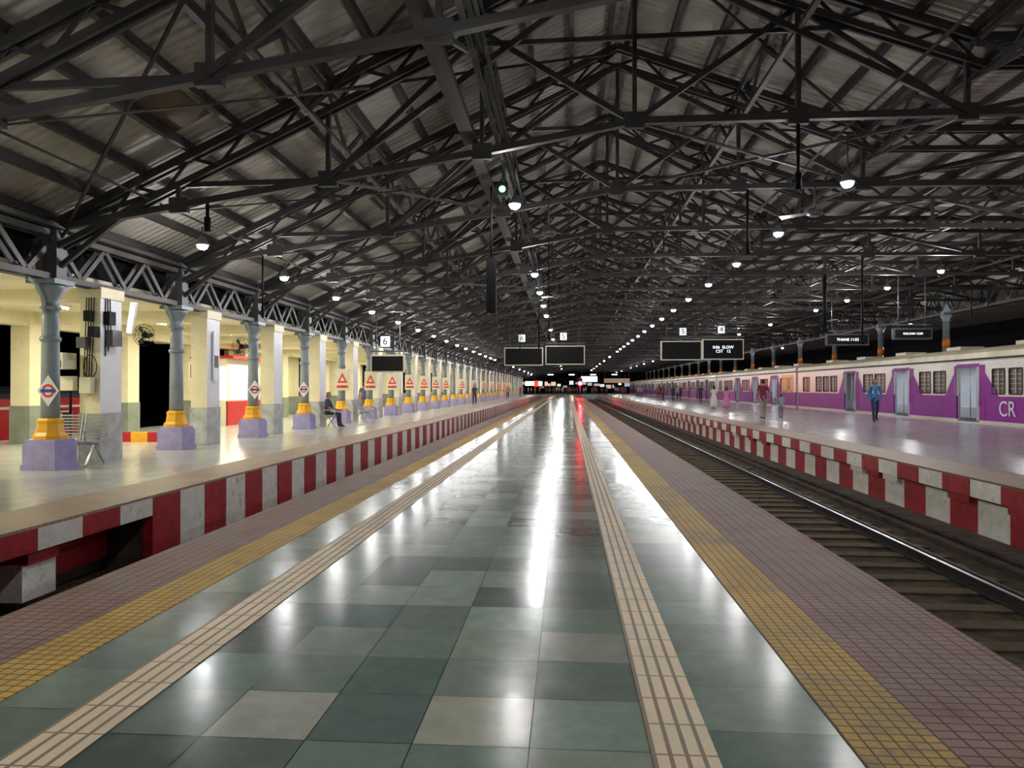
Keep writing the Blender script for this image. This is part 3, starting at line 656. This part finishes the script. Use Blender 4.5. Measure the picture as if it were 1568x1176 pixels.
# ------------------------------------------------------------------ people
def cmat(n,c,r=.8): return mat(n,c,r,0,.12,12)
SK=cmat('skin_tone',(.36,.20,.13),.5); HR=cmat('black_hair',(.012,.01,.01),.5); SH=cmat('shoe_leather',(.03,.025,.02),.4)
EY=mat('eye_white',(.8,.8,.8),.2,0,0,1)
def human_mesh(name,shirt,pants,stride=.0,sit=False,long_sleeve=False,larm=None,rarm=None):
    P=[];R=[];E=[];LB=[]
    def add(p,r,par=None,lab=None):
        P.append(Vector(p)); R.append(r if isinstance(r,tuple) else (r,r))
        if par is not None: E.append((par,len(P)-1)); LB.append(lab)
        return len(P)-1
    hz=.95 if not sit else .52
    o=hz-.95
    pel=add((0,0,.95+o),(.15,.11)); bel=add((0,0,1.10+o),(.135,.095),pel,'shirt'); ch=add((0,.0,1.28+o),(.165,.11),bel,'shirt')
    up=add((0,0,1.40+o),(.11,.085),ch,'shirt'); nk=add((0,.01,1.49+o),(.05,.05),up,'skin')
    h1=add((0,.03,1.57+o),(.062,.075),nk,'head'); h2=add((0,.03,1.65+o),(.078,.095),h1,'head'); h3=add((0,.015,1.715+o),(.06,.07),h2,'head')
    nose=add((0,.135,1.60+o),(.010,.010),h1,'skin')
    for s in (-1,1):
        sw=-s*stride*.55
        sh=add((s*.175,0,1.40+o),(.058,.058),up,'shirt')
        tgt=larm if s<0 else rarm
        if tgt: el=Vector(tgt[0])+Vector((0,0,o)); wr=Vector(tgt[1])+Vector((0,0,o))
        elif sit: el=Vector((s*.24,.08,1.14+o)); wr=Vector((s*.16,.30,1.06+o))
        else: el=Vector((s*.225,-.02+sw*.4,1.13+o)); wr=Vector((s*.235,.05+sw,.90+o))
        e1=add(el,(.044,.044),sh,'shirt'); w1=add(wr,(.027,.027),e1,'shirt' if long_sleeve else 'skin')
        d=(wr-el).normalized(); fw=(Vector((0,1,0))-d*d.y).normalized() if abs(d.y)<.9 else Vector((0,0,1)); inn=d.cross(fw)*(1 if s>0 else -1)
        if inn.x*s>0: inn=-inn
        pm_=add(wr+d*.07,(.018,.036),w1,'skin')
        for q,(off,ln) in enumerate(((.03,.065),(.01,.075),(-.01,.07),(-.03,.055))):
            b0=wr+d*.09+fw*off; f1=add(b0,(.009,.009),pm_,'skin'); f2=add(b0+d*ln*.55+inn*.008,(.0085,.0085),f1,'skin'); add(b0+d*ln+inn*.03,(.007,.007),f2,'skin')
        t1=add(wr+d*.045+fw*.042+inn*.01,(.010,.010),pm_,'skin'); add(wr+d*.085+fw*.055+inn*.02,(.008,.008),t1,'skin')
        hp=add((s*.09,0,.89+o),(.088,.095),pel,'pants')
        if sit: kn=Vector((s*.11,.42,.50)); an=Vector((s*.11,.44,.085))
        else:
            fy=s*stride; an=Vector((s*.1,fy,.085+(.05 if fy<0 else 0))); kn=Vector((s*.1,fy*.5+.04,.49))
        k1=add(kn,(.06,.062),hp,'pants'); k2=add(kn*.55+an*.45+Vector((0,-.015,0)),(.052,.056),k1,'pants'); a1=add(an,(.038,.042),k2,'pants'); 
        hl=add(an+Vector((0,-.03,-.045)),(.036,.03),a1,'shoe'); add(an+Vector((s*.01,.17,-.052)),(.04,.024),a1,'shoe')
    me=bpy.data.meshes.new(name+'_sk'); me.from_pydata([tuple(p) for p in P],E,[])
    ob=bpy.data.objects.new(name+'_tmp',me); COL.objects.link(ob)
    md=ob.modifiers.new('s','SKIN')
    if not me.skin_vertices: 
        bm=bmesh.new(); bm.from_mesh(me); bm.verts.layers.skin.verify(); bm.to_mesh(me); bm.free()
    sv=me.skin_vertices[0].data
    for i,r_ in enumerate(R): sv[i].radius=r_; sv[i].use_root=(i==0)
    md.use_smooth_shade=True
    s2=ob.modifiers.new('u','SUBSURF'); s2.levels=1; s2.render_levels=1
    dg=bpy.context.evaluated_depsgraph_get(); ev=ob.evaluated_get(dg); out=bpy.data.meshes.new_from_object(ev); out.name=name
    bpy.data.objects.remove(ob)
    out.materials.clear()
    mats=[cmat(name+'_shirt_cloth',shirt),cmat(name+'_trouser_cloth',pants),SK,HR,SH]
    for m_ in mats: out.materials.append(m_)
    idx={'shirt':0,'pants':1,'skin':2,'shoe':4}
    for pf in out.polygons:
        c=pf.center; best=None;bd=9
        for (i,j),lb in zip(E,LB):
            a_,b_=P[i],P[j]; ab=b_-a_; t=max(0,min(1,(c-a_).dot(ab)/max(1e-9,ab.length_squared))); dd=(c-(a_+ab*t)).length-(R[i][0]*(1-t)+R[j][0]*t)
            if dd<bd: bd=dd;best=(lb,t)
        lb=best[0]
        if lb=='head':
            hr=(c.z>1.665+o) or (c.y<.03 and c.z>1.53+o)
            pf.material_index=3 if hr else 2
        elif lb=='shirt' and not long_sleeve and abs(c.x)>.2 and c.z<1.2+o and not sit: pf.material_index=2
        elif lb=='shirt' and c.z>1.455+o: pf.material_index=2
        else: pf.material_index=idx[lb]
        if c.z<.07 and not sit: pf.material_index=4
        pf.use_smooth=True
    return out,o
def human(name,loc,heading,h,shirt,pants,dress=None,bag=None,longhair=False,me=None,**kw):
    e=empty(name,loc); e.rotation_euler=(0,0,heading); s=h/1.75; e.scale=(s,s,s)
    if me is None: out,o=human_mesh(name,shirt,pants,**kw)
    else: out,o=me
    inst('body',out,parent=e)
    a=MB()
    for x in (-.03,.03): a.lathe([(.002,1.612+o),(.009,1.617+o),(.012,1.625+o),(.009,1.633+o),(.002,1.638+o)],EY,cx=x,cy=.112,n=8)
    a.box(-.025,.025,.113,.121,1.565+o,1.572+o,cmat('lips',(.3,.08,.07)))
    for x in (-.085,.085): a.lathe([(.004,1.58+o),(.014,1.6+o),(.014,1.625+o),(.004,1.64+o)],SK,cx=x,cy=.02,n=8)
    if longhair: a.lathe([(.02,1.22+o),(.05,1.28+o),(.07,1.45+o),(.075,1.6+o),(.06,1.70+o)],HR,cx=0,cy=-.045,n=12)
    a.obj('face_and_hair',parent=e)
    if dress:
        dm=cmat(name+'_dress_cloth',dress); d=MB(); d.lathe([(.28,.16),(.26,.4),(.22,.8),(.165,1.0),(.155,1.12),(.18,1.3),(.15,1.41)],dm,n=20)
        for i,vv in enumerate(d.v): d.v[i]=(vv[0],vv[1]*.8,vv[2])
        d.obj('dress',parent=e)
    if bag:
        bmt=cmat(name+'_bag_cloth',bag); b=MB(); b.box(-.14,.14,-.26,-.12,1.02,1.4,bmt); b.box(-.1,.1,-.3,-.26,1.05,1.25,bmt)
        for x in (-.1,.1): b.beam((x,-.14,1.38),(x,.02,1.47),.04,.015,bmt); b.beam((x,.1,1.12),(x,.02,1.47),.04,.015,bmt)
        b.obj('backpack',parent=e)
    return e
pi=math.pi
human('man_walking',(8.55,33.2,0),0,1.83,(.22,.025,.05),(.36,.34,.28),stride=.2)
human('child_walking',(9.65,34.4,0),0,1.15,(.3,.4,.42),(.14,.16,.2),stride=.12,larm=((-.27,0,1.2),(-.38,.03,1.38)))
human('woman_walking',(12.4,31,0),pi,1.80,(.05,.22,.5),(.02,.03,.08),stride=.14,longhair=True,long_sleeve=True,bag=(.5,.55,.6))
human('woman_in_white',(9.5,49,0),.2,1.6,(.75,.72,.7),(.7,.7,.7),dress=(.85,.83,.8),longhair=True,stride=.08)
human('woman_in_pink',(10.2,48.6,0),-.1,1.5,(.75,.2,.4),(.7,.6,.3),dress=(.75,.25,.5),longhair=True,stride=.08)
human('man_seated',(-8.5,25.9,0),math.radians(-90),1.72,(.05,.06,.08),(.03,.03,.04),sit=True)
human('man_standing',(-9.6,34.6,0),.4,1.7,(.1,.08,.2),(.03,.03,.05),stride=.05)
hA=human_mesh('pedestrian_dark',(.04,.05,.09),(.03,.03,.04),stride=.18)
hB=human_mesh('pedestrian_light',(.5,.4,.4),(.05,.05,.08),stride=.15)
hC=human_mesh('pedestrian_red',(.4,.06,.05),(.06,.06,.07),stride=.05)
L3=[hA,hB,hC]
for i,(x,y) in enumerate(((10.7,76),(11.4,78),(10.2,80),(12.6,84),(9.4,95),(11.8,98),(13,105),(10.4,110),(8.8,118),(12,68))):
    human('pedestrian',(x,y,0),random.choice([0,pi,.5,2.6]),1.68,0,0,me=L3[i%3])
for i in range(36):
    cx=-10+(i%12)*2.0
    human('pedestrian',(cx+random.uniform(-.7,.7),(145+(i//12)*3.5 if -2.8<cx<1.2 else 152+(i//12)*5)+random.uniform(-1,1),0),random.uniform(0,6.28),random.uniform(1.55,1.8),0,0,me=L3[i%3])
for i,(x,y) in enumerate(((-2.3,128),(-.8,133),(.6,138),(-7.5,60),(-7.2,90),(-6.9,110))):
    human('pedestrian',(x,y,0),random.choice([0,pi]),1.7,0,0,me=L3[i%3])
# ------------------------------------------------------------------ world, camera
w=bpy.data.worlds.new('night_sky'); S.world=w; w.use_nodes=True
w.node_tree.nodes['Background'].inputs[0].default_value=(.12,.15,.22,1); w.node_tree.nodes['Background'].inputs[1].default_value=.1
cam=bpy.data.cameras.new('camera'); cam.lens=26.1; cam.sensor_width=36; cam.clip_end=500
co=bpy.data.objects.new('camera',cam); COL.objects.link(co); co.location=(0,0,1.4); co.rotation_euler=(math.radians(90.3),0,math.radians(4.24)); S.camera=co
